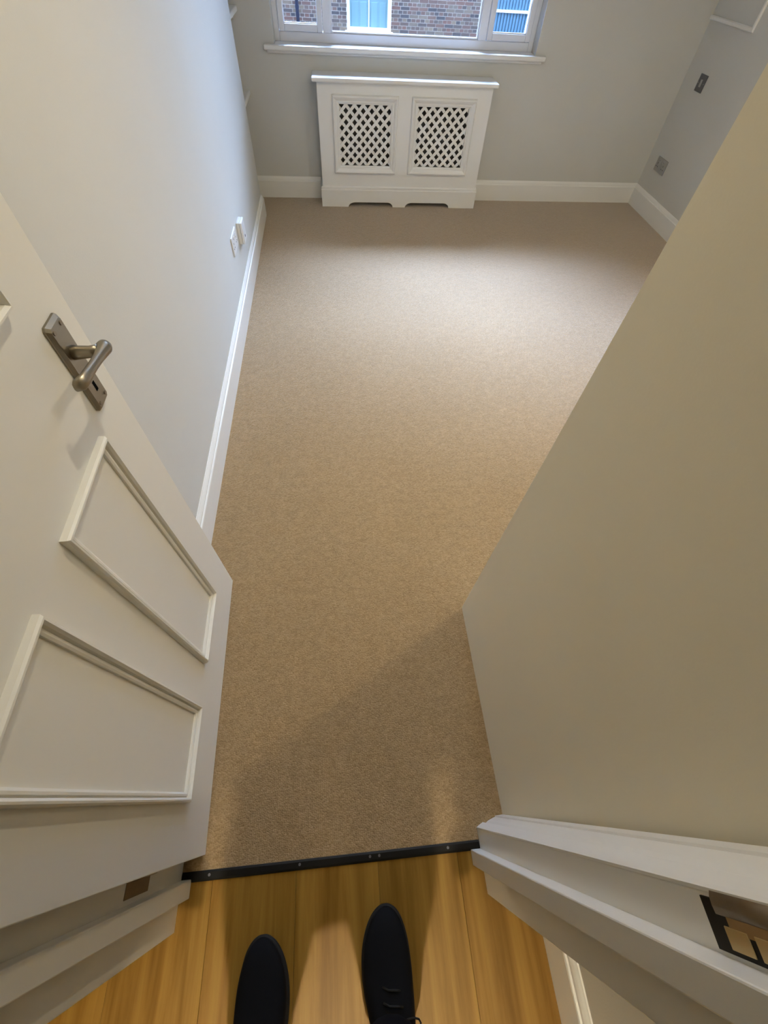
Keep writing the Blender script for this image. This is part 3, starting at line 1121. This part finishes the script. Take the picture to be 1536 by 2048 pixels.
i0 = add(pel, (0.13, 0.095))
ic = add(che, (0.125, 0.095), i0)
isc = add(shc, (0.10, 0.075), ic)
ink = add(nk, 0.055, isc)
ih = add(hd0, (0.068, 0.085), ink)
add(hd1, (0.068, 0.085), ih)
for sh2, el2, wr2, sg in ((shL, elL, wrL, -1), (shR, elR, wrR, 1)):
    a = add(sh2, 0.055, isc)
    b2 = add(el2, 0.040, a)
    c = add(wr2, 0.027, b2)
    pm = add((wr2[0], wr2[1] + 0.01, wr2[2] - 0.055), (0.020, 0.034), c)
    for k, (dy2, ln) in enumerate(((0.030, 0.075), (0.011, 0.085), (-0.009, 0.080), (-0.028, 0.062))):
        kn = add((wr2[0], wr2[1] + 0.010 + dy2, wr2[2] - 0.095), 0.0095, pm)
        md2 = add((wr2[0] - sg * 0.010, wr2[1] + 0.012 + dy2, wr2[2] - 0.095 - ln * 0.5), 0.0088, kn)
        add((wr2[0] - sg * 0.028, wr2[1] + 0.016 + dy2, wr2[2] - 0.095 - ln * 0.92), 0.0075, md2)
    t1 = add((wr2[0] - sg * 0.012, wr2[1] + 0.050, wr2[2] - 0.050), 0.0105, pm)
    add((wr2[0] - sg * 0.022, wr2[1] + 0.066, wr2[2] - 0.090), 0.0090, t1)
for hp, kn, an in ((hpL, knL, ankL), (hpR, knR, ankR)):
    a = add(hp, 0.078, i0)
    b2 = add(kn, 0.052, a)
    add(an, 0.036, b2)
body = skin_mesh('body', V, E, Rr, M['skin'], pr)
body['label'] = 'body under dark clothes'
# trousers
skin_mesh('trousers', [pel, hpL, knL, (-0.242, -0.456, 0.17), (-0.244, -0.448, 0.095), hpR, knR, (0.033, -0.424, 0.17), (0.034, -0.412, 0.095), (cx, yb, 1.14)],
          [(0, 1), (1, 2), (2, 3), (3, 4), (0, 5), (5, 6), (6, 7), (7, 8), (0, 9)],
          [(0.155, 0.115), 0.100, 0.078, 0.066, 0.066, 0.100, 0.078, 0.066, 0.066, (0.142, 0.104)], M['cloth'], pr)
# jacket
skin_mesh('jacket', [(cx, yb, 0.985), (cx, yb, 1.08), che, shc, (cx, yb, 1.47), shL, elL, (wrL[0], wrL[1] - 0.006, wrL[2] + 0.02), shR, elR, (wrR[0], wrR[1] - 0.006, wrR[2] + 0.02)],
          [(0, 1), (1, 2), (2, 3), (3, 4), (3, 5), (5, 6), (6, 7), (3, 8), (8, 9), (9, 10)],
          [(0.17, 0.125), (0.160, 0.12), (0.150, 0.118), (0.12, 0.10), (0.07, 0.07), 0.073, 0.056, 0.040, 0.073, 0.056, 0.040], M['cloth'], pr, 2)
# face and hair
bm = bmesh.new()
bmesh.ops.create_uvsphere(bm, u_segments=20, v_segments=12, radius=0.096, matrix=Matrix.Translation(to_local((cx, yb + 0.008, 1.695))))
for v in bm.verts:
    l = Vector(to_local((cx, yb + 0.008, 1.695)))
    if v.co.y > l.y + 0.045 and v.co.z < l.z + 0.05:
        v.co.y = l.y + 0.045
link('hair', bm, M['hair'], pr, True)
for sg in (-1, 1):
    bm = bmesh.new()
    bmesh.ops.create_uvsphere(bm, u_segments=10, v_segments=8, radius=0.011, matrix=Matrix.Translation(to_local((cx + sg * 0.031, yb + 0.098, 1.645))))
    link('eye', bm, M['ext_white'], pr, True)
    bm = bmesh.new()
    bmesh.ops.create_uvsphere(bm, u_segments=10, v_segments=8, radius=0.022, matrix=Matrix.Translation(to_local((cx + sg * 0.080, yb + 0.015, 1.635))) @ Matrix.Diagonal((0.35, 0.8, 1.3, 1)))
    link('ear', bm, M['skin'], pr, True)
tube('nose', [to_local((cx, yb + 0.100, 1.645)), to_local((cx, yb + 0.116, 1.612)), to_local((cx, yb + 0.100, 1.603))], [0.007, 0.013, 0.010], M['skin'], pr, 12)
tube('mouth', [to_local((cx - 0.024, yb + 0.100, 1.578)), to_local((cx, yb + 0.110, 1.577)), to_local((cx + 0.024, yb + 0.100, 1.578))], 0.005, plain('lips', (0.40, 0.17, 0.13), 0.4), pr, 10)
